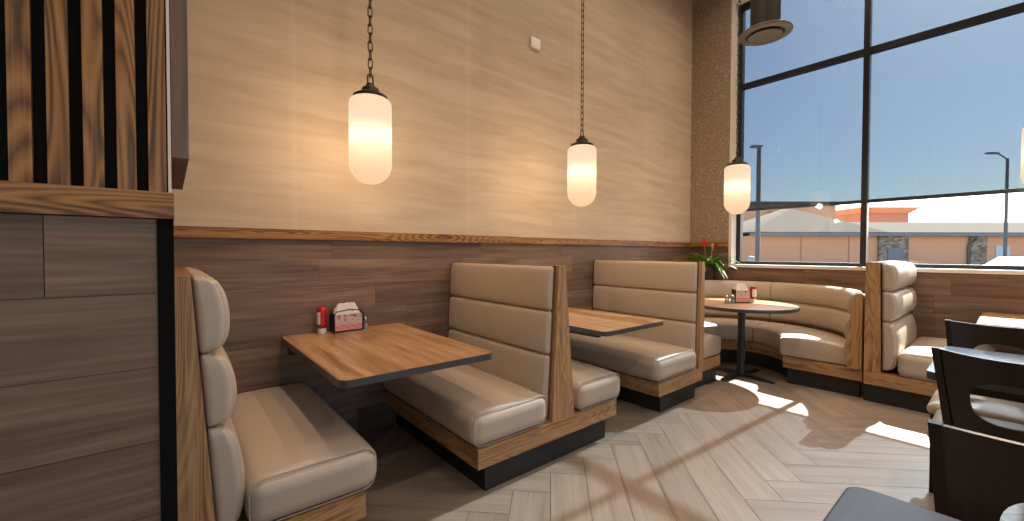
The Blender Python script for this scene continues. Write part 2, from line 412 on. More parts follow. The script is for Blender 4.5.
# ceiling, and the walls behind the camera
bm = B(); box(bm, XL-.2, XW+.3, YF-.2, YW+.15, ZC, ZC+.15); struct('ceiling', bm, m_ceil)
bm = B(); box(bm, XL-.2, XL, YF-.2, YW+.15, -.1, ZC+.1); struct('wall_left', bm, m_paper)
FW = (-2.4, 4.6, .9, 3.3)       # window opening behind the camera
bm = B()
box(bm, XL-.2, FW[0], YF-.2, YF, -.1, ZC+.1); box(bm, FW[1], XW+.3, YF-.2, YF, -.1, ZC+.1)
box(bm, FW[0], FW[1], YF-.2, YF, -.1, FW[2]); box(bm, FW[0], FW[1], YF-.2, YF, FW[3], ZC+.1)
struct('wall_front', bm, m_paper)
bm = B()
for x in [FW[0]+i*(FW[1]-FW[0])/5 for i in range(6)]: box(bm, x-.02, x+.03, YF-.14, YF-.06, FW[2], FW[3])
for z in (FW[2], FW[3]-.05): box(bm, FW[0], FW[1], YF-.135, YF-.065, z, z+.05)
struct('window_20', bm, m_frame)
for n_, (loc, rot, sx, sy) in enumerate((((GX+.2, (WY0+WY1)/2, (SILL+HEAD)/2), (0, PI/2, 0), HEAD-SILL, WY1-WY0), ((1.1, YF-.15, 2.1), (-PI/2, 0, 0), 7.0, 2.4))):
    d = bpy.data.lights.new('window_portal', 'AREA'); d.shape = 'RECTANGLE'; d.size = sx; d.size_y = sy; d.cycles.is_portal = True
    o = bpy.data.objects.new('window_portal', d); COL.objects.link(o); o.location = loc
    if n_ == 0: o.rotation_euler = Vector((-1, 0, 0)).to_track_quat('-Z', 'Y').to_euler(); d.size, d.size_y = WY1-WY0, HEAD-SILL
    else: o.rotation_euler = Vector((0, 1, 0)).to_track_quat('-Z', 'Y').to_euler()

# ------------------------------------------------------------------ partition at the left with the slatted screen
PY = 1.30
bm = B(); box(bm, XL, -.002, PY+.06, YW, -.1, ZC)
struct('wall_left_partition', bm, m_clad, grain=0)
bm = B(); box(bm, XL, -.022, PY+.004, PY+.06, 0, 1.357)
for f in bm.faces: f.material_index = 1
planks(bm, (XL, PY, 0), (1, 0, 0), (0, 0, 1), -.022-XL, 1.357, .1765, (1.5, 2.4), 25, phase=-.055)
struct('wall_left_lower', bm, [m_clad, m_kick], keepuv=True)
bm = B(); box(bm, -.022, .009, PY-.006, PY+.06, 0, 1.357)
struct('trim_4', bm, m_matte, bevel=.002)
bm = B(); box(bm, XL, .010, PY-.02, PY+.06, 1.358, 1.420)
struct('trim_5', bm, m_oak2, grain=0, bevel=.003)
scr = thing('slat_screen', 'tall screen of upright oak slats over a black backing above the dark plank partition', 'slat screen', (-.8, PY, 1.421))
bm = B(); box(bm, -1.5, .0, PY+.012, PY+.058, 1.421, ZC-.01); obj('backing', bm, m_matte, scr)
for k in range(26):
    x1 = -.0535*k-.003
    bm = B(); box(bm, x1-.0325, x1, PY+.001, PY+.0115, 1.421, ZC-.01); obj('slat', bm, m_oak2, scr, bevel=.0015)
bm = B(); box(bm, .0, .006, PY-.004, PY+.06, 1.421, ZC-.01); struct('trim_6', bm, m_reveal)
bm = B(); box(bm, .0075, .040, PY-.002, PY+.66, 1.508, ZC-.002)
struct('wall_left_bulkhead', bm, m_clad, grain=2)

# ------------------------------------------------------------------ booths
def channel(bm, zt0, zt1, yA, yB, xs0, xs1, depth, sgn, puff=.45):
    """one puffy row of a backrest: xs0/xs1 panel face x at the bottom and top edge"""
    def fn(u, v, w, p):
        t = (p.z-zt0)/(zt1-zt0)
        base = xs0+(xs1-xs0)*t
        d = (p.x)                       # 0 .. depth
        bulge = math.sqrt(max(0, 1-min(1, abs(w))**2.2))
        end = math.sqrt(max(0, 1-min(1, abs(v))**14))
        d = d*(1-puff+puff*bulge)*(.85+.15*end)
        return (base + sgn*d, p.y, p.z)
    soft_box(bm, (0, yA, zt0), (depth, yB, zt1), min(.028, depth*.45), fn, 4, 9)
def seat_mesh(bm, xa, xb, yA, yB, z0, z1, front, crown=.022):
    """front = +1/-1: side of x that is the front edge of the seat"""
    def fn(u, v, w, p):
        if w > -.5:
            k = (w+.5)/1.5
            p.z += k*crown*(1-u*u)*(1-v**4)
            g = max(0, -v); p.z -= k*.008*g**4
        p.x += front*.012*max(0, 1-w*w)*(1 if u*front > .98 else 0)
        return p
    soft_box(bm, (xa, yA, z0), (xb, yB, z1), .058, fn, 6, 12)
def rr_loop(x0, x1, z0, z1, r, n=5):
    out = []
    for cx, cz, a0 in ((x1-r, z1-r, 0), (x0+r, z1-r, 90), (x0+r, z0+r, 180), (x1-r, z0+r, 270)):
        for k in range(n+1):
            a = math.radians(a0+90*k/n); out.append((cx+r*math.cos(a), cz+r*math.sin(a)))
    return out

def booth(name, label, org, pt, pb, band, kick, y0, y1, left, right, rz=0, ztop=1.2, zs=.45, depth=.095, chan=None, puff=.25, pmax=99):
    """bench seats either side of a tapered post/panel.  x of post top (pt) and bottom (pb), band and kick ranges; runs from y0 to y1."""
    t = thing(name, label, 'booth', (0, 0, 0), None)
    zb0, zb1, zk = .155, .262, .155
    bm = B(); box(bm, kick[0], kick[1], y0+.045, y1, 0.001, zk); obj('toe_kick', bm, m_kick, t)
    bm = B(); box(bm, band[0], band[1], y0, y1, zb0+.001, zb1); obj('base_band', bm, m_oak, t, grain=0, bevel=.003)
    # end post with tapered sides
    bm = B(); prism(bm, [(pb[0], zb1+.001), (pb[1], zb1+.001), (pt[1], ztop), (pt[0], ztop)], 1, y0+.002, y0+.03); obj('end_post', bm, m_oak, t, grain=2, bevel=.003)
    bm = B(); prism(bm, [(pb[0]+.004, zb1+.001), (min(pmax, pb[1]-.004), zb1+.001), (min(pmax, pt[1]-.004), ztop-.018), (pt[0]+.004, ztop-.018)], 1, y0+.031, y1); obj('back_panel', bm, m_oak, t, grain=2)
    bm = B(); box(bm, pt[0]-.003, min(pmax, pt[1]+.003), y0+.031, y1, ztop-.017, ztop); obj('top_cap', bm, m_oak2, t, grain=1, bevel=.002)
    cz = chan or (zb1+.02, .662, .925, ztop-.004)
    for side, s in (('l', -1), ('r', 1)):
        if (side == 'l' and not left) or (side == 'r' and not right): continue
        e0, e1 = (pb[0], pt[0]) if s < 0 else (pb[1], pt[1])
        px = lambda z: e0+(e1-e0)*(z-zb1)/(ztop-zb1)
        edge = band[0] if s < 0 else band[1]
        a, b = sorted((px(zs-.05)+s*depth*.93, edge+(.05 if s > 0 else -.028)))
        bm = B(); seat_mesh(bm, a, b, y0-.012, y1-.004, zb1+.002, zs, s); so_ = obj('seat_cushion', bm, m_vinyl, t, smooth=60)
        lp = rr_loop(a+.006, b-.006, zb1+.008, zs-.006, .052)
        bm = B(); tube(bm, [(x, y0+.008, z) for x, z in lp], .003, 6, True); obj('piping', bm, m_pipe, so_)
        for c0, c1 in zip(cz, cz[1:]):
            bm = B(); channel(bm, c0+.001, c1-.001, y0+.034, y1-.004, px(c0)+s*.002, px(c1)+s*.002, depth, s, puff)
            obj('back_cushion', bm, m_vinyl, t, smooth=60)
    t.location = org; t.rotation_euler = (0, 0, rz)
    return t

YB0, YB1 = 1.735, 2.914
booth('booth_bench', 'single booth bench against the dark plank partition, nearest the camera', (0, 0, 0), (.012, .053), (.012, .118), (.012, .632), (.012, .57), YB0, YB1, False, True, puff=.6, depth=.105)
booth('booth_bench', 'double booth bench between the two wall tables, seats facing both ways', (0, 0, 0), (1.806, 1.861), (1.752, 1.945), (1.212, 2.375), (1.288, 2.308), YB0, YB1, True, True, depth=.05)
booth('booth_bench', 'single booth bench right of the second wall table, backing onto the round booth', (0, 0, 0), (3.60, 3.652), (3.562, 3.652), (2.915, 3.618), (3.012, 3.575), YB0, YB1, True, False, depth=.05, pmax=3.618)
# bench in front of the window: local x -> world -y, local y -> world +x
booth('booth_bench', 'single booth bench by the window with three puffy back rolls, behind the dark chairs', (4.6, .806, 0), (0, .092), (0, .108), (0, .66), (0, .62), 0, 1.07, False, True, rz=-PI/2, ztop=1.2, zs=.47, depth=.115, puff=.62, chan=(.285, .70, .955, 1.197))

# round booth: three quarters of a circle
CX, CY = 4.65, 1.85
def arc_sweep(bm, prof, a0, a1, n=26, cap=True):
    rings = []
    for i in range(n+1):
        a = math.radians(a0+(a1-a0)*i/n); rings.append([bm.verts.new((CX+r*math.cos(a), CY+r*math.sin(a), z)) for r, z in prof])
    m = len(prof)
    for A, C in zip(rings, rings[1:]):
        for k in range(m): bm.faces.new((A[k], A[(k+1) % m], C[(k+1) % m], C[k]))
    bm.faces.new(rings[0][::-1]); bm.faces.new(rings[-1])
def soft_arc(bm, prof, a0, a1, n=30, rend=.03, rmid=.7, zmid=.36):
    """like arc_sweep with rounded ends: profile shrinks a little at both ends"""
    rings = []
    span = math.radians(a1-a0)
    ts = [0, .004, .012, .025, .045] + [.045+.91*k/n for k in range(1, n)] + [.955, .975, .988, .996, 1]
    for t in ts:
        a = math.radians(a0)+span*t; d = min(t, 1-t)*span*.7
        k = 1 if d >= rend else math.sqrt(max(0, 1-(1-d/rend)**2))
        sh = rend*(1-k)*.8
        rg = []
        for r, z in prof:
            rr = r + (sh if r < rmid else -sh); zz = z + (sh if z < zmid else -sh)
            rg.append(bm.verts.new((CX+rr*math.cos(a), CY+rr*math.sin(a), zz)))
        rings.append(rg)
    m = len(prof)
    for A, C in zip(rings, rings[1:]):
        for k in range(m): bm.faces.new((A[k], A[(k+1) % m], C[(k+1) % m], C[k]))
    bm.faces.new(rings[0][::-1]); bm.faces.new(rings[-1])
rb = thing('round_booth', 'three quarter round corner booth wrapped around the round table', 'booth', (CX, CY, 0))
bm = B(); arc_sweep(bm, [(.455, .001), (1.0, .001), (1.0, .155), (.455, .155)], -87, 177, 60); obj('toe_kick', bm, m_kick, rb)
bm = B(); arc_sweep(bm, [(.42, .156), (1.026, .156), (1.026, .262), (.42, .262)], -90, 180, 60); obj('base_band', bm, m_oak, rb, grain=0)
bm = B(); arc_sweep(bm, [(.965, .263), (1.026, .263), (1.026, .90), (1.005, .90)], -90, 180, 60); obj('back_panel', bm, m_oak, rb, grain=2)
# shaped wooden end boards of the two open ends
for ang, lab in ((-90, None), (180, None)):
    a = math.radians(ang); t_ = Vector((math.sin(a), -math.cos(a), 0))*(1 if ang < 0 else -1)
    prof = [(.925, .263), (1.026, .263), (1.026, .925), (.985, .925), (.955, .86), (.94, .7), (.925, .55), (.905, .45), (.925, .36)]
    bm = B(); A = []; C = []
    for r_, z in prof:
        p = Vector((CX+r_*math.cos(a), CY+r_*math.sin(a), z)); A.append(bm.verts.new(p+t_*.0)); C.append(bm.verts.new(p+t_*.03))
    bm.faces.new(A); bm.faces.new(C[::-1])
    for i in range(len(A)): j = (i+1) % len(A); bm.faces.new((A[i], C[i], C[j], A[j]))
    obj('end_board', bm, m_oak, rb, grain=2)
def pad_prof(r0, r1, z0, z1, rr, crown):
    out = [(x, z) for x, z in rr_loop(r0, r1, z0, z1, rr, 5)]
    # add crown along the top
    top = [(r1-rr-(r1-r0-2*rr)*k/6, z1+crown*math.sin(PI*k/6)) for k in range(1, 6)]
    return out[:6]+top+out[6:]
def back_prof(z0, z1, r_in0, r_in1, th):
    n = 10; pts = []
    for k in range(n+1):
        t = k/n; z = z0+(z1-z0)*t; b = math.sqrt(max(0, 1-abs(2*t-1)**2.4))
        base = r_in0+(r_in1-r_in0)*t
        pts.append((base - th*(.4+.6*b), z))
    return pts+[(r_in1, z1), (r_in0, z0)]
for a0, a1 in ((-89.9, 0), (0, 90), (90, 179.9)):
    bm = B(); soft_arc(bm, pad_prof(.385, .958, .265, .447, .04, .02), a0+.15, a1-.15); sc_ = obj('seat_cushion', bm, m_vinyl, rb, smooth=60)
    bm = B(); rr = .389
    tube(bm, [(CX+rr*math.cos(math.radians(a0+1.5+(a1-a0-3)*k/24)), CY+rr*math.sin(math.radians(a0+1.5+(a1-a0-3)*k/24)), .43) for k in range(25)], .004, 6); obj('piping', bm, m_pipe, sc_)
    for z0, z1, ra, rb_, th in ((.475, .705, .97, .985, .075), (.705, .925, .985, 1.0, .07)):
        e0 = a0+.15+(1.9 if a0 < -80 else 0); e1 = a1-.15-(1.9 if a1 > 170 else 0)
        bm = B(); soft_arc(bm, back_prof(z0, z1-.001, ra, rb_, th), e0, e1, rmid=.9, zmid=(z0+z1)/2, rend=.015); obj('back_cushion', bm, m_vinyl, rb, smooth=60)
# wooden corner ledge behind the round booth
bm = B(); pts = [(XW-.004, YW-.004), (XW-.004, CY+.1)]
pts = []
for k in range(19):
    a = math.radians(14+62*k/18); pts.append((CX+1.03*math.cos(a), CY+1.03*math.sin(a)))
pts = [p for p in pts if p[0] < XW-.006 and p[1] < YW-.006]
out = [(XW-.004, pts[0][1])] + pts + [(pts[-1][0], YW-.004), (XW-.004, YW-.004)]
prism(bm, out, 2, .86, .905)
tag(obj('corner_ledge', bm, m_clad, None, 0, base=(5.5, 2.7, .86)), 'brown wooden ledge filling the room corner behind the round booth, under the plant', 'ledge')

# ------------------------------------------------------------------ tables
def slab(bm, x0, x1, y0, y1, z0, z1, r, n=6):
    prism(bm, rr_loop(x0, x1, y0, y1, r, n), 2, z0, z1)
def wall_table(label, x0, x1, y0):
    t = thing('booth_table', label, 'table', ((x0+x1)/2, YW, .0))
    bm = B(); slab(bm, x0+.003, x1-.003, y0+.003, YW-.004, .722, .7505, .045); obj('tabletop', bm, m_top, t, grain=1)
    bm = B()
    lo = rr_loop(x0, x1, y0, YW-.003, .048, 6); li = rr_loop(x0+.0035, x1-.0035, y0+.0035, YW-.0035, .045, 6); n = len(lo)
    rings = [[bm.verts.new((p[0], p[1], z)) for p in l] for l, z in ((lo, .718), (lo, .7495), (li, .7495), (li, .718))]
    for k in range(4):
        A, C = rings[k], rings[(k+1) % 4]
        for i in range(n): bm.faces.new((A[i], A[(i+1) % n], C[(i+1) % n], C[i]))
    obj('edge_band', bm, m_edge, t)
    for x in (x0+.06, x1-.12):
        bm = B(); prism(bm, [(YW-.002, .63), (YW-.002, .716), (y0+.10, .716), (y0+.10, .692), (YW-.05, .67), (YW-.05, .63)], 0, x-.019, x+.019)
        obj('steel_bracket', bm, m_black, t, bevel=.002)
    return t
wall_table('nearer wooden wall table with ketchup and napkins, between the first two booth benches', .53, 1.322, 1.735)
wall_table('farther wooden wall table with an empty top, left of the single high booth back', 2.225, 2.972, 1.715)

def cross_base(t, cx, cy, reach=.28, h=.72, ang=0, n=4):
    for k in range(n):
        a = ang+k*2*PI/n; bm = B()
        d = Vector((math.cos(a), math.sin(a), 0)); s = Vector((-d.y, d.x, 0)); C = Vector((cx, cy, 0))
        prof = [(.03, .012, .05, .028), (reach*.6, .008, .032, .024), (reach, .001, .018, .02)]
        rings = [[bm.verts.new(C+d*r+s*w+UP*z) for w, z in ((-hw, z0), (hw, z0), (hw*.7, z1), (-hw*.7, z1))] for r, z0, z1, hw in prof]
        for A, D in zip(rings, rings[1:]):
            for i in range(4): bm.faces.new((A[i], A[(i+1) % 4], D[(i+1) % 4], D[i]))
        bm.faces.new(rings[0][::-1]); bm.faces.new(rings[-1]); obj('foot', bm, m_black, t)
    bm = B(); lathe(bm, [(.045, .012), (.045, .055), (.036, .075), (.036, h-.02), (.036, h-.018)], 24, (cx, cy, 0)); obj('column', bm, m_black, t)
    bm = B(); box(bm, cx-.16, cx+.16, cy-.02, cy+.02, h-.016, h-.001); box(bm, cx-.02, cx+.02, cy-.16, cy-.021, h-.016, h-.001); box(bm, cx-.02, cx+.02, cy+.021, cy+.16, h-.016, h-.001); obj('top_plate', bm, m_black, t)
TX, TY = 4.575, 1.79
rt = thing('round_table', 'round wooden pedestal table with black edge inside the corner booth', 'table', (TX, TY, 0))
bm = B(); lathe(bm, [(0, .722), (.488, .722), (.488, .7505), (0, .7505)], 72, (TX, TY, 0)); obj('tabletop', bm, m_top, rt, grain=1)
bm = B(); lathe(bm, [(.4885, .718), (.497, .718), (.5, .734), (.497, .7495), (.4885, .7495)], 72, (TX, TY, 0)); bmesh.ops.delete(bm, geom=[f for f in bm.faces if len(f.verts) > 4], context='FACES_ONLY')
obj('edge_band', bm, m_edge, rt)
cross_base(rt, TX, TY, .33, ang=math.radians(-8))

def square_table(label, x0, x1, y0, y1, group=None, m=m_top, py=None):
    t = thing('dining_table', label, 'table', ((x0+x1)/2, (y0+y1)/2, 0), group)
    bm = B(); slab(bm, x0+.004, x1-.004, y0+.004, y1-.004, .722, .7505, .036); obj('tabletop', bm, m, t, grain=0)
    bm = B()
    lo = rr_loop(x0, x1, y0, y1, .04, 6); li = rr_loop(x0+.0045, x1-.0045, y0+.0045, y1-.0045, .0355, 6); n = len(lo)
    rings = [[bm.verts.new((p[0], p[1], z)) for p in l] for l, z in ((lo, .716), (lo, .7495), (li, .7495), (li, .716))]
    for k in range(4):
        A, C = rings[k], rings[(k+1) % 4]
        for i in range(n): bm.faces.new((A[i], A[(i+1) % n], C[(i+1) % n], C[i]))
    obj('edge_band', bm, m_edge, t)
    cross_base(t, (x0+x1)/2, (y0+y1)/2 if py is None else py, .3, .716, math.radians(45))
    return t
m_dtop = wood('sky_tinted_laminate', (.125, .165, .23), (.14, .18, .245), (.155, .195, .26), (1.6, 20), .26, .7)  # blue of the reflected sky put into the top's base colour
square_table('grey topped table at the bottom edge, in front of the nearest dark chair', .42, 1.205, -1.08, .232, m=m_dtop, py=-.42)
square_table('grey topped table between the two farther dark chairs', 2.605, 3.42, -1.08, .243, m=m_dtop, py=-.42)
square_table('sunlit table against the window wall, behind the farthest dark chair', 4.62, 5.66, -.6, .17)

# ------------------------------------------------------------------ chairs
def make_chair(label):
    """sitter faces +x; back at x=0"""
    t = thing('dining_chair', label, 'chair', (0, 0, 0), 'dark wooden dining chairs')
    W2 = .225
    lean = lambda z: -.11*max(0, (z-.45))/.42
    # curved back panel with an oval opening
    bm = B(); n = 48; zb, zt, zc, ry, rz_ = .47, .872, .672, .122, .094
    def tap(z): return 1-.2*max(0, min(1, (.875-z)/.4))
    def curve(y, z): return lean(z)-.035*(1-(y/.2)**2)
    outer, inner = [], []
    for k in range(n):
        a = 2*PI*k/n; ca, sa = math.cos(a), math.sin(a)
        se = (abs(ca)**2.7+abs(sa)**2.7)**(-1/2.7); inner.append((ry*ca*se, zc+rz_*sa*se))
        s = min(.2/abs(ca) if abs(ca) > 1e-6 else 9, ((zt-zc) if sa > 0 else (zc-zb))/abs(sa) if abs(sa) > 1e-6 else 9)
        outer.append((s*ca, zc+s*sa))
    for cy_, cz_ in ((.2, zt), (-.2, zt), (-.2, zb), (.2, zb)):
        i = min(range(n), key=lambda i: (outer[i][0]-cy_)**2+(outer[i][1]-cz_)**2); outer[i] = (cy_, cz_)
    fr, bk = [], []
    for t_ in (0, .33, .66, 1):
        lay = [(o[0]+(i[0]-o[0])*t_, o[1]+(i[1]-o[1])*t_) for o, i in zip(outer, inner)]
        dip = lambda y, z: z - .014*(1-(y/.2)**2)*max(0, (z-zc)/(zt-zc))
        fr.append([bm.verts.new((curve(y, z)+.009, y*tap(z), dip(y, z))) for y, z in lay]); bk.append([bm.verts.new((curve(y, z)-.009, y*tap(z), dip(y, z))) for y, z in lay])
    for j in range(n):
        k = (j+1) % n
        for t_ in range(3):
            bm.faces.new((fr[t_][j], fr[t_][k], fr[t_+1][k], fr[t_+1][j])); bm.faces.new((bk[t_][j], bk[t_+1][j], bk[t_+1][k], bk[t_][k]))
        bm.faces.new((fr[0][j], bk[0][j], bk[0][k], fr[0][k])); bm.faces.new((fr[3][j], fr[3][k], bk[3][k], bk[3][j]))
    obj('backrest', bm, m_espresso, t, grain=2, smooth=40)
    for s in (-1, 1):
        y = s*.2125; bm = B()
        pts = [(-.06, .001), (-.02, .25), (0, .45), (lean(.66), .66), (lean(.875), .875)]; rings = []
        for x, z in pts:
            hx = .016 if z > .5 else .02
            rings.append([bm.verts.new((x+a, s*.2125*tap(z)+b, z)) for a, b in ((-hx, -.012-.004*(z < .5)), (hx, -.012-.004*(z < .5)), (hx, .012), (-hx, .012))])
        for A, D in zip(rings, rings[1:]):
            for i in range(4): bm.faces.new((A[i], A[(i+1) % 4], D[(i+1) % 4], D[i]))
        bm.faces.new(rings[0][::-1]); bm.faces.new(rings[-1]); obj('leg', bm, m_espresso, t, bevel=.004)
        bm = B(); prism(bm, [(.375, .001), (.405, .001), (.415, .425), (.375, .425)], 1, y-.02, y+.02); obj('leg', bm, m_espresso, t, bevel=.004)
        bm = B(); prism(bm, [(.021, s*.173-.012), (.374, y-.012), (.374, y+.012), (.021, s*.173+.012)], 2, .36, .42); obj('seat_rail', bm, m_espresso, t, grain=0, bevel=.002)
    bm = B(); box(bm, .378, .402, -.196, .196, .36, .42); obj('seat_rail', bm, m_espresso, t, grain=1)
    bm = B()
    def fn(u, v, w, p):
        if w > 0: p.z += .02*(1-u*u)*(1-v*v)*w
        return p
    soft_box(bm, (.018, -.248, .426), (.43, .248, .478), .024, fn, 4, 8); obj('seat', bm, m_seatpad, t, smooth=60)
    return t
ch = make_chair('dark wooden chair nearest the camera, its solid back cut off by the bottom right corner')
# nearest chair faces -x (towards the near table)
ch.location = (1.30, -.100, 0); ch.rotation_euler = (0, 0, PI)
dup(ch, (2.645, -.005, 0), 0, 'dark wooden chair in the middle of the three, oval opening in its back')
dup(ch, (3.525, .035, 0), PI, 'farthest dark wooden chair, beyond the grey table and before the sunlit one')

# ------------------------------------------------------------------ pendants
def make_pendant(label):
    t = thing('pendant_light', label, 'pendant lamp', (0, 0, 0), 'opal glass pendant lamps')
    R = .118; prof = [(0, 0)]
    for k in range(1, 11): a = PI/2*k/10; prof.append((R*math.sin(a), R-R*math.cos(a)))
    prof += [(R, .3), (R, .455)]
    for k in range(1, 6): a = PI/2*k/5; prof.append((R-.03*(1-math.cos(a)), .455+.035*math.sin(a)))
    bm = B(); lathe(bm, prof, 40); obj('globe', bm, m_opal, t, smooth=60)
    bm = B(); lathe(bm, [(.0, .4905), (.092, .4905), (.096, .497), (.096, .505), (.08, .515), (.052, .53), (.047, .55), (.028, .562), (.022, .578), (0, .582)], 36); obj('cap', bm, m_bronze, t)
    # loop and chain of individual links up to the ceiling
    def link(bm, z, w, h, r, turn):
        pts = []
        for k in range(14):
            a = 2*PI*k/14; x = w*math.cos(a); zz = (h/2-w)*(1 if math.sin(a) > 0 else -1)+w*math.sin(a)
            pts.append((x*math.cos(turn), x*math.sin(turn), z+zz))
        tube(bm, pts, r, 6, True)
    bm = B(); link(bm, .602, .016, .062, .0045, 0); obj('hanging_loop', bm, m_bronze, t)
    bm = B(); z = .645; k = 1
    while z < ZC-1.67-.06:
        link(bm, z, .012, .062, .0032, k*PI/2); z += .049; k += 1
    obj('chain', bm, m_bronze, t)
    bm = B(); lathe(bm, [(0, ZC-1.67-.05), (.03, ZC-1.67-.05), (.06, ZC-1.67-.02), (.062, ZC-1.67-.002), (0, ZC-1.67-.002)], 28); obj('ceiling_canopy', bm, m_bronze, t)
    return t
pd = make_pendant('largest looking opal pendant lamp, above the nearer wall table')
pd.location = (.905, 2.38, 1.67)
PEND = [(.905, 2.38, 1.67), (2.63, 2.28, 1.657), (4.45, 1.80, 1.67), (5.0, -.142, 1.75)]
for x, y, z in PEND:                                    # the bulb inside each globe
    d = bpy.data.lights.new('bulb', 'POINT'); d.energy = 280; d.color = (1, .66, .38); d.shadow_soft_size = .035
    o = bpy.data.objects.new('bulb', d); COL.objects.link(o); o.location = (x, y, z+.28)
dup(pd, (2.63, 2.28, 1.657), 0, 'middle opal pendant lamp in front of the cream wall, above the farther wall table')
dup(pd, (4.45, 1.80, 1.67), 0, 'opal pendant lamp above the round table, overlapping the left edge of the window')
dup(pd, (5.0, -.142, 1.75), 0, 'opal pendant lamp cut off by the right edge, in front of the shaded window')
for i, (x, y) in enumerate(FILL):
    t = thing('fill_light', 'ring of an added fill lamp, out of view above', 'ceiling light', (x, y, ZC), 'added fill lamps')
    bm = B(); lathe(bm, [(.085, -.012), (.105, -.012), (.11, 0-.001), (.085, -.001)], 32, (x, y, ZC)); obj('trim_ring', bm, m_white, t)

# air diffuser hanging on a duct
dx, dy, dz = 4.16, 1.46, 3.24
t = thing('air_diffuser', 'round dark air diffuser on a round drop duct in front of the tall window', 'air diffuser', (dx, dy, dz))
bm = B(); lathe(bm, [(.118, .03), (.118, ZC-dz-.002)], 40, (dx, dy, dz)); obj('duct', bm, m_duct, t)
bm = B(); lathe(bm, [(.119, .05), (.2, .028), (.213, .014), (.208, .004), (.15, .0), (.145, .02), (.119, .028)], 48, (dx, dy, dz)); bmesh.ops.delete(bm, geom=[f for f in bm.faces if len(f.verts) > 4], context='FACES_ONLY'); obj('flange', bm, m_vane, t)
for r1, r2, z in ((.138, .105, -.014), (.092, .06, -.008), (.046, 0, -.002)):
    bm = B(); lathe(bm, [(r1, z), (r1-.004, z-.006), (r2+.004 if r2 else .0, z+.012), (r2+.002 if r2 else 0, z+.018), (r1-.003, z+.006)], 40, (dx, dy, dz)); obj('vane_ring', bm, m_vane, t)

# small plate high on the cream wall
bm = B(); soft_box(bm, (2.625, YW-.022, 3.20), (2.745, YW-.001, 3.30), .006, None, 2, 2)
tag(obj('sensor_plate', bm, m_white, None, base=(2.685, YW-.01, 3.2)), 'small white rectangular plate high on the cream wall between the first two pendants', 'wall plate')

# ------------------------------------------------------------------ things on the tables
m_red = mat('ketchup_red', (.42, .008, .010), .25); m_redlight = mat('bright_red_plastic', (.75, .03, .02), .3)
m_lab = mat('white_label', (.7, .66, .6), .5); m_nap = mat('white_napkin', (.78, .74, .68), .8)
m_salt = mat('salt', (.8, .78, .74), .8); m_chrome = mat('shaker_chrome', (.6, .6, .6), .2, 1)
def ad_material(name, kind):
    m = mat(name, rough=.3); tc = N(m, 'ShaderNodeTexCoord'); s = N(m, 'ShaderNodeSeparateXYZ'); L(m, tc.outputs['Generated'], s.inputs[0])
    if kind == 0:
        n_ = N(m, 'ShaderNodeTexNoise'); n_.inputs['Scale'].default_value = 5; n_.inputs['Detail'].default_value = 3; L(m, tc.outputs['Generated'], n_.inputs[0])
        r1 = ramp(m, [(.38, (.25, .12, .12)), (.46, (.55, .30, .24)), (.53, (.62, .52, .45)), (.6, (.45, .40, .42)), (.68, (.62, .10, .05))]); L(m, n_.outputs[0], r1.inputs[0])
        wv = N(m, 'ShaderNodeMath', operation='SINE'); mu = N(m, 'ShaderNodeMath', operation='MULTIPLY'); mu.inputs[1].default_value = 75; L(m, s.outputs[2], mu.inputs[0]); L(m, mu.outputs[0], wv.inputs[0])
        r2 = ramp(m, [(.4, (.60, .06, .05)), (.6, (.68, .58, .52))]); L(m, wv.outputs[0], r2.inputs[0])
        gt = N(m, 'ShaderNodeMath', operation='GREATER_THAN'); gt.inputs[1].default_value = .38; L(m, s.outputs[2], gt.inputs[0])
        mx = N(m, 'ShaderNodeMix', data_type='RGBA'); L(m, gt.outputs[0], mx.inputs[0]); L(m, r2.outputs[0], mx.inputs[6]); L(m, r1.outputs[0], mx.inputs[7])
        L(m, mx.outputs[2], P_(m).inputs['Base Color'])
    return m
m_ad = ad_material('printed_card', 0)
def ketchup(name, label, loc, cat='bottle', h=.175, rz=0):
    t = thing(name, label, cat, loc); z = loc[2]; c = (loc[0], loc[1], z)
    bm = B(); lathe(bm, [(.024, .0), (.026, .004), (.026, .032), (.02, .036)], 24, c); obj('cap', bm, m_white, t)
    bm = B(); lathe(bm, [(.019, .037), (.028, .042), (.031, .06), (.028, .09), (.0285, .12), (.031, .15), (.026, .168), (.012, h), (0, h)], 24, c); b = obj('bottle_body', bm, m_red, t, smooth=60)
    bm = B()
    for k in range(9):
        pass
    n = 10; R_ = .0318; ring = []
    for k in range(n+1):
        a = rz+math.radians(-55+110*k/n); ring.append([(c[0]+R_*math.cos(a), c[1]+R_*math.sin(a), z+zz) for zz in (.062, .140)])
    vs = [[bm.verts.new(p) for p in col_] for col_ in ring]; vi = [[bm.verts.new((p[0]+(c[0]-p[0])*.02, p[1]+(c[1]-p[1])*.02, p[2])) for p in col_] for col_ in ring]
    for k in range(n): bm.faces.new((vs[k][0], vs[k+1][0], vs[k+1][1], vs[k][1])); bm.faces.new((vi[k][0], vi[k][1], vi[k+1][1], vi[k+1][0]))
    obj('paper_label', bm, m_lab, t)
    return t
def shaker(label, loc, r=.02, h=.07):
    t = thing('salt_shaker', label, 'shaker', loc); c = loc
    bm = B(); lathe(bm, [(0, 0), (r, 0), (r*1.02, .006), (r*.8, h*.72), (0, h*.72)], 16, c); obj('glass_body', bm, m_cglass, t)
    bm = B(); lathe(bm, [(0, .003), (r*.82, .003), (r*.72, h*.4), (0, h*.4)], 14, c); obj('salt', bm, m_salt, t)
    bm = B(); lathe(bm, [(0, h*.725), (r*.85, h*.725), (r*.85, h*.9), (r*.5, h), (0, h)], 16, c); obj('lid', bm, m_chrome, t)
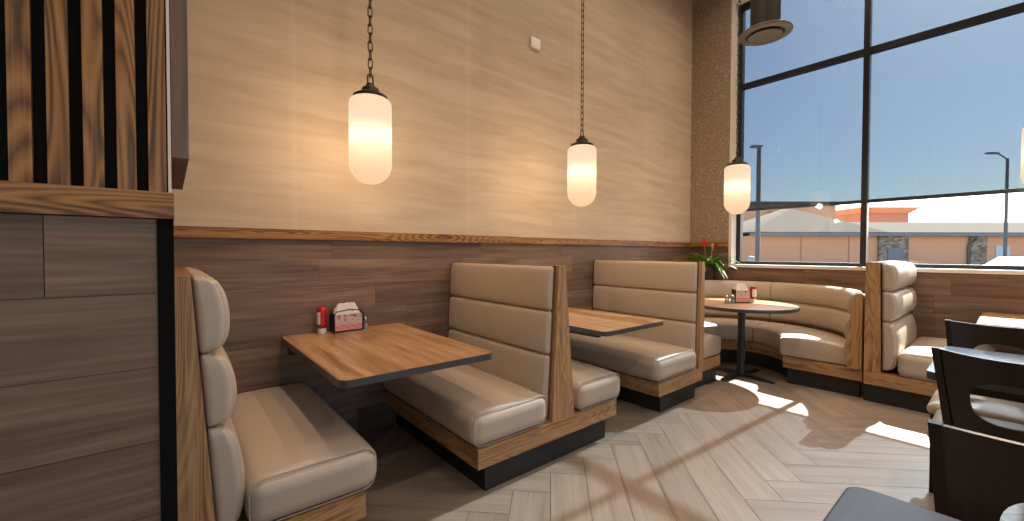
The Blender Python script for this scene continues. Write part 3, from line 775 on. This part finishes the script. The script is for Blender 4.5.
def napkin_tuft(bm, w, d, z0, h, seed):
    rn_ = random.Random(seed)
    for k in range(5):
        y = -d/2+d*(k+.5)/5; pts = []
        a = w*.46; n = 8
        tops = [(-a+2*a*i/n, z0+h*(.45+.5*abs(math.sin(2.1+i*.55+k*.8)))*(1 if 0 < i < n else .5)) for i in range(n+1)]
        A = [bm.verts.new((x, y-.002+rn_.uniform(-.004, .004), z0)) for x, _ in tops]; T = [bm.verts.new((x*.93, y+rn_.uniform(-.008, .008), z)) for x, z in tops]
        for i in range(n): bm.faces.new((A[i], A[i+1], T[i+1], T[i]))
def napkin_holder(label, loc, rz, w=.19, d=.075, h=.125, wire=True):
    t = thing('napkin_holder', label, 'napkin holder', (0, 0, 0))
    bm = B(); box(bm, -w/2, w/2, -d/2, d/2, .001, .01); obj('base_plate', bm, m_black, t, bevel=.002)
    for s in (-1, 1):
        bm = B(); box(bm, s*w/2-.004*(s > 0)-.0, s*w/2+.004*(s < 0), -d/2, d/2, .011, h); obj('side_plate', bm, m_black, t)
    for s in (-1, 1):
        bm = B(); box(bm, -w/2+.005, w/2-.005, s*(d/2-.004)-.003, s*(d/2-.004)+.003, .012, h-.01); obj('printed_card', bm, m_ad, t)
    if wire:
        bm = B()
        for s in (-1, 1):
            y = s*(d/2+.003)
            tube(bm, [(-w/2, y, .006), (-w/2-.002, y, h*.9), (-w/2+.012, y, h+.012), (0, y, h+.022), (w/2-.012, y, h+.012), (w/2+.002, y, h*.9), (w/2, y, .006)], .0038, 8)
        obj('wire_frame', bm, m_black, t)
    bm = B(); box(bm, -w/2+.012, w/2-.012, -d/2+.012, d/2-.012, .012, h-.004); napkin_tuft(bm, w*.9, d*.6, h-.006, .075, 3); obj('napkins', bm, m_nap, t, smooth=20)
    t.location = loc; t.rotation_euler = (0, 0, rz); return t
ketchup('ketchup_bottle', 'red ketchup bottle standing on its white cap on the nearer wall table', (.757, 2.845, .751), rz=math.radians(-178))
napkin_holder('black napkin holder with white napkins and a printed card on the nearer wall table', (.912, 2.84, .751), math.radians(4))
shaker('small salt shaker beside the napkin holder on the nearer wall table', (1.045, 2.862, .751), .019, .078)
napkin_holder('black ended napkin box with a red and white card on the round table', (4.655, 1.83, .751), math.radians(-36), .16, .075, .14, False)
ketchup('ketchup_bottle', 'red ketchup bottle behind the napkin box on the round table', (4.80, 1.765, .751), h=.165, rz=math.radians(-120))
shaker('glass salt shaker, left one of the pair on the round table', (4.50, 1.905, .751), .024, .085)
shaker('glass pepper shaker, right one of the pair beside the napkin box on the round table', (4.545, 1.865, .751), .024, .09)

# plant on the ledge
px, py, pz = 5.52, 2.585, .906
t = thing('potted_bromeliad', 'potted bromeliad with red flower and long green leaves in the room corner', 'plant', (px, py, pz))
m_leaf = mat('green_leaf', (.11, .26, .035), .4); m_leafy = mat('yellow_green_leaf', (.65, .6, .05), .4); m_fl = mat('red_flower', (.75, .03, .015), .45); m_pk = mat('pink_flower', (.62, .25, .16), .5); m_pot = mat('dark_clay_pot', (.05, .035, .03), .6); m_soil = mat('soil', (.03, .02, .015), .9)
bm = B(); lathe(bm, [(0, .0), (.055, .0), (.076, .17), (.084, .175), (.084, .195), (.07, .195), (.066, .18), (0, .175)], 28, (px, py, pz)); obj('pot', bm, m_pot, t)
def leaf(bm, az, ln, rise, droop, w, base, n=9):
    d = Vector((math.cos(az), math.sin(az), 0)); s = Vector((-d.y, d.x, 0)); A = []
    for k in range(n+1):
        u = k/n; p = Vector((px, py, base)) + d*(ln*u+.01) + UP*(rise*u - droop*u*u)
        ww = w*math.sin(PI*min(1, .12+.88*u))**.7 if u < 1 else 0.0005
        A.append((bm.verts.new(p-s*ww+UP*ww*.5), bm.verts.new(p), bm.verts.new(p+s*ww+UP*ww*.5)))
    for a, b in zip(A, A[1:]): bm.faces.new((a[0], a[1], b[1], b[0])); bm.faces.new((a[1], a[2], b[2], b[1]))
rn = random.Random(4)
for k in range(64):
    bm = B(); az = rn.uniform(0, 2*PI); d = Vector((math.cos(az), math.sin(az)))
    ln = rn.uniform(.22, .44)
    lim = 9
    if d.x > .05: lim = min(lim, (XW-.02-px)/d.x)
    if d.y > .05: lim = min(lim, (YW-.05-py)/d.y)
    ln = min(ln, lim)
    leaf(bm, az, ln if k % 6 else ln*.45, rn.uniform(.12, .34), rn.uniform(.12, .34), .018, pz+.18)
    obj('leaf', bm, m_leafy if k % 6 == 0 else m_leaf, t, smooth=80)
for (az, ln, hh, m_, nm) in ((2.4, .06, .43, m_fl, 'red_flower'), (-.9, .05, .39, m_pk, 'pink_flower')):
    d = Vector((math.cos(az), math.sin(az), 0)); top = Vector((px, py, pz+.12))+d*ln+UP*(hh-.08)
    bm = B(); tube(bm, [(px, py, pz+.178), Vector((px, py, pz+.12))+d*ln*.6+UP*(hh-.08)*.6, top], .004, 6); st = obj('flower_stem', bm, m_leaf, t)
    bm = B()
    for k in range(16 if nm == 'red_flower' else 9):
        a = k*2.4; e = Vector((math.cos(a), math.sin(a), 0)); z_ = k*.006
        s_ = .06 if nm == 'red_flower' else .02
        p0 = top+UP*(z_-.03); p1 = p0+e*s_*.6+UP*.028; p2 = p0+e*s_+UP*.055
        sd = Vector((-e.y, e.x, 0))*.011
        v = [bm.verts.new(q_) for q_ in (p0-sd*.4, p1-sd, p2, p1+sd, p0+sd*.4)]; bm.faces.new(v)
    obj(nm, bm, m_, t)

# ------------------------------------------------------------------ outside: parking lot and low shopping buildings
m_stucco = mat('tan_stucco', (.66, .32, .17), .9); m_stucco2 = mat('dark_tan_stucco', (.45, .22, .13), .9)
m_roof = mat('pale_metal_roof', (.09, .08, .068), .95, 0, .0); m_fascia = mat('grey_fascia', (.16, .16, .18), .6); m_asph = mat('asphalt', (.13, .115, .10), .95, 0, .0)
m_stone = mat('stacked_stone', rough=.9); vo = N(m_stone, 'ShaderNodeTexVoronoi'); vo.inputs['Scale'].default_value = 3.2
tc = N(m_stone, 'ShaderNodeTexCoord'); mp = N(m_stone, 'ShaderNodeMapping'); mp.inputs['Scale'].default_value = (1, 1, 2); L(m_stone, tc.outputs['Object'], mp.inputs[0]); L(m_stone, mp.outputs[0], vo.inputs[0])
r = ramp(m_stone, [(0, (.13, .085, .06)), (.5, (.24, .17, .12)), (1, (.36, .28, .21))]); sr = N(m_stone, 'ShaderNodeSeparateColor'); L(m_stone, vo.outputs['Color'], sr.inputs[0]); L(m_stone, sr.outputs[0], r.inputs[0]); L(m_stone, r.outputs[0], P_(m_stone).inputs['Base Color'])
m_grey = mat('painted_grey_metal', (.3, .31, .33), .5, .2); m_pole = mat('bronze_painted_pole', (.12, .12, .125), .7, 0, .2)
GZ = -.35
bm = B(); box(bm, XW+.31, 160, -110, 150, GZ-.2, GZ)
tag(obj('parking_lot', bm, m_asph), kind='structure').name = 'floor_outdoor'
ROT = -YAW            # building facades run along R0, depth along F0
def ext(name, label, cat, lat, dep):
    t = thing(name, label, cat, F0*dep+R0*lat+UP*GZ); t['_d'] = 0; del t['_d']
    return t
def ep(name, bm, m, t, **k):
    """bm built in metres: x = along facade, y = away, z up, around the thing's origin"""
    loc = t.location.copy(); t.location = (0, 0, 0); o = obj(name, bm, m, t, **k); t.location = loc; return o
def fin(t): t.rotation_euler = (0, 0, ROT)
H = 1.28-GZ           # horizon above outdoor ground
def hz(py, D): return H+(252.3-py)/FPX*D     # height of something standing D metres away
D1 = 40.
t = ext('strip_mall', 'long low tan building with pale sloped roof and stone piers across the lot', 'building', 23.4, D1)
Lb = 46.
eave = hz(235, D1)
bm = B(); box(bm, 0, Lb, 0, 11, 0, eave); ep('wall', bm, m_stucco, t)
bm = B(); box(bm, -.5, Lb+.5, -.7, 0-.005, eave-.05, eave+.28); ep('fascia', bm, m_fascia, t)
rt_ = hz(221, D1+5)
bm = B(); prism(bm, [(-.8, eave+.29), (6, rt_), (11, rt_), (11, eave+.01), (-.8, eave+.01+.28)], 0, 10.7, Lb+.5); ep('roof', bm, m_roof, t)
# hipped pavilion roof at the left end
bm = B(); pk = hz(208.5, D1+5)
b4 = [bm.verts.new(p) for p in ((-.8, -.8, eave+.3), (12.2, -.8, eave+.3), (12.2, 11, eave+.3), (-.8, 11, eave+.3))]; tp = bm.verts.new((6.0, 5, pk)); t2_ = bm.verts.new((7.0, 5, pk))
bm.faces.new(b4[::-1]); bm.faces.new((b4[0], b4[1], t2_, tp)); bm.faces.new((b4[1], b4[2], t2_)); bm.faces.new((b4[2], b4[3], tp, t2_)); bm.faces.new((b4[3], b4[0], tp)); ep('hipped_roof', bm, m_roof, t)
def latx(px_, D=D1): return (px_-512)/FPX*D-23.4
for a, b_ in ((877, 906), (968, 984)):
    bm = B(); box(bm, latx(a), latx(b_), -.25, -.005, 0, eave-.06); pier = ep('stone_pier', bm, m_stone, t)
bm = B(); box(bm, latx(885), latx(900), -.32, -.255, .3, hz(247, D1)); ep('dark_window', bm, m_fascia, t)
bm = B(); box(bm, latx(995), latx(1009), -.06, -.005, .1, hz(245, D1)); ep('service_door', bm, mat('pale_blue_door', (.42, .5, .52), .5), t)
bm = B(); tube(bm, [(latx(971), -.5, eave-.07), (latx(971), -.45, eave-.4), (latx(967), -.15, eave-.9), (latx(967), -.15, 0.02)], .09, 8); ep('downspout', bm, m_pole, t)
bm = B(); box(bm, latx(800), latx(800)+.12, -.03, -.005, 0, eave-.06); box(bm, latx(848), latx(848)+.12, -.03, -.005, 0, eave-.06); ep('control_joint', bm, m_stucco2, t)
fin(t)
t = ext('tower_block', 'tan parapet with stepped cornice rising behind the long roof', 'building', (862-512)/FPX*58, 58)
wt = (908-862)/FPX*58; zt_ = hz(208, 58)
bm = B(); box(bm, 0, wt, 0, 8, 0, zt_-.6); ep('wall', bm, m_stucco2, t)
bm = B()
for k in range(3): box(bm, -.25*(k+1), wt+.28*(k+1), -.25*(k+1), 8+.25*(k+1), zt_-.6+.25*k+.002*k, zt_-.35+.25*k)
ep('cornice', bm, m_stucco, t); fin(t)
t = ext('rear_building', 'plain tan building behind the hipped roof at the left of the window', 'building', (730-512)/FPX*52, 52)
bw = (835-730)/FPX*52; zz_ = hz(205, 52)
bm = B(); box(bm, 0, bw, 0, 10, 0, zz_); ep('wall', bm, m_stucco, t)
bm = B(); box(bm, -.3, bw+.3, -.3, 10.3, zz_+.002, zz_+.45); ep('parapet_cap', bm, m_roof, t)
bm = B(); box(bm, bw*.35, bw*.62, -1.2, -.01, 0, zz_-.8); ep('projecting_bay', bm, m_stucco2, t)
fin(t)
def light_pole(label, px_, D, top_px, arm):
    t = ext('light_pole', label, 'light pole', (px_-512)/FPX*D, D); hgt = hz(top_px, D)
    bm = B(); tube(bm, [(0, 0, .5), (0, 0, hgt*.5), (0, 0, hgt)], [.0055*D, .005*D, .0045*D] if not arm else [.0036*D, .0032*D, .0028*D], 10); ep('pole', bm, m_pole, t)
    bm = B(); lathe(bm, [(.28, 0.001), (.28, .55), (.2, .6), (0, .6)], 20); ep('concrete_base', bm, m_roof, t)
    if arm:
        bm = B(); tube(bm, [(0, 0, hgt-.1), (-.5, 0, hgt+.25), (-.9, 0, hgt+.4)], .05, 8); ep('arm', bm, m_pole, t)
        bm = B(); soft_box(bm, (-1.7, -.2, hgt+.36), (-.85, .2, hgt+.5), .05, None, 2, 2); ep('lamp_head', bm, m_grey, t)
    else:
        bm = B(); soft_box(bm, (-.3, -.12, hgt+.005), (.1, .12, hgt+.1), .03, None, 2, 2); ep('lamp_head', bm, m_grey, t)
    fin(t)
light_pole('thick parking lot light pole seen just right of the window pendant', 757.5, 16, 148, False)
light_pole('thin parking lot light pole with an angled arm near the right edge', 1005, 34, 158, True)
# meters on a post near the first pole
t = ext('utility_post', 'short grey utility post with meter boxes left of the thick light pole', 'utility post', (750-512)/FPX*20, 20)
bm = B(); tube(bm, [(0, 0, 0.001), (0, 0, 1.5)], .07, 8); ep('post', bm, m_grey, t)
for z_, w2 in ((.75, .17), (1.15, .13)):
    bm = B(); soft_box(bm, (-w2, -.16, z_), (w2, -.075, z_+.3), .03, None, 2, 2); ep('meter_box', bm, m_grey, t)
fin(t)
# parked car: only its roof shows over the sill
m_car = mat('blue_grey_car_paint', (.22, .27, .38), .3, .4); m_carglass = mat('car_glass', (.03, .06, .07), .08); m_tyre = mat('tyre', (.02, .02, .02), .8)
t = ext('parked_car', 'pale blue grey parked car, only its roof showing over the sill at the right edge', 'car', (1028-512)/FPX*22, 22)
body = [(-2.2, .35), (2.2, .35), (2.25, .7), (2.1, .92), (1.35, .98), (.7, 1.40), (-.55, 1.44), (-1.35, 1.0), (-2.1, .88), (-2.25, .6)]
bm = B(); prism(bm, body, 1, -.85, .85); ep('body', bm, m_car, t, bevel=.05)
bm = B(); prism(bm, [(-1.15, 1.02), (1.15, 1.0), (.64, 1.34), (-.5, 1.38)], 1, -.865, -.852); prism(bm, [(-1.15, 1.02), (1.15, 1.0), (.64, 1.34), (-.5, 1.38)], 1, .852, .865); ep('side_windows', bm, m_carglass, t)
for sx in (-1.35, 1.35):
    for sy in (-.78, .78):
        bm = B(); tube(bm, [(sx, sy-.1, .33), (sx, sy+.1, .33)], .325, 24); ep('wheel', bm, m_tyre, t)
fin(t)
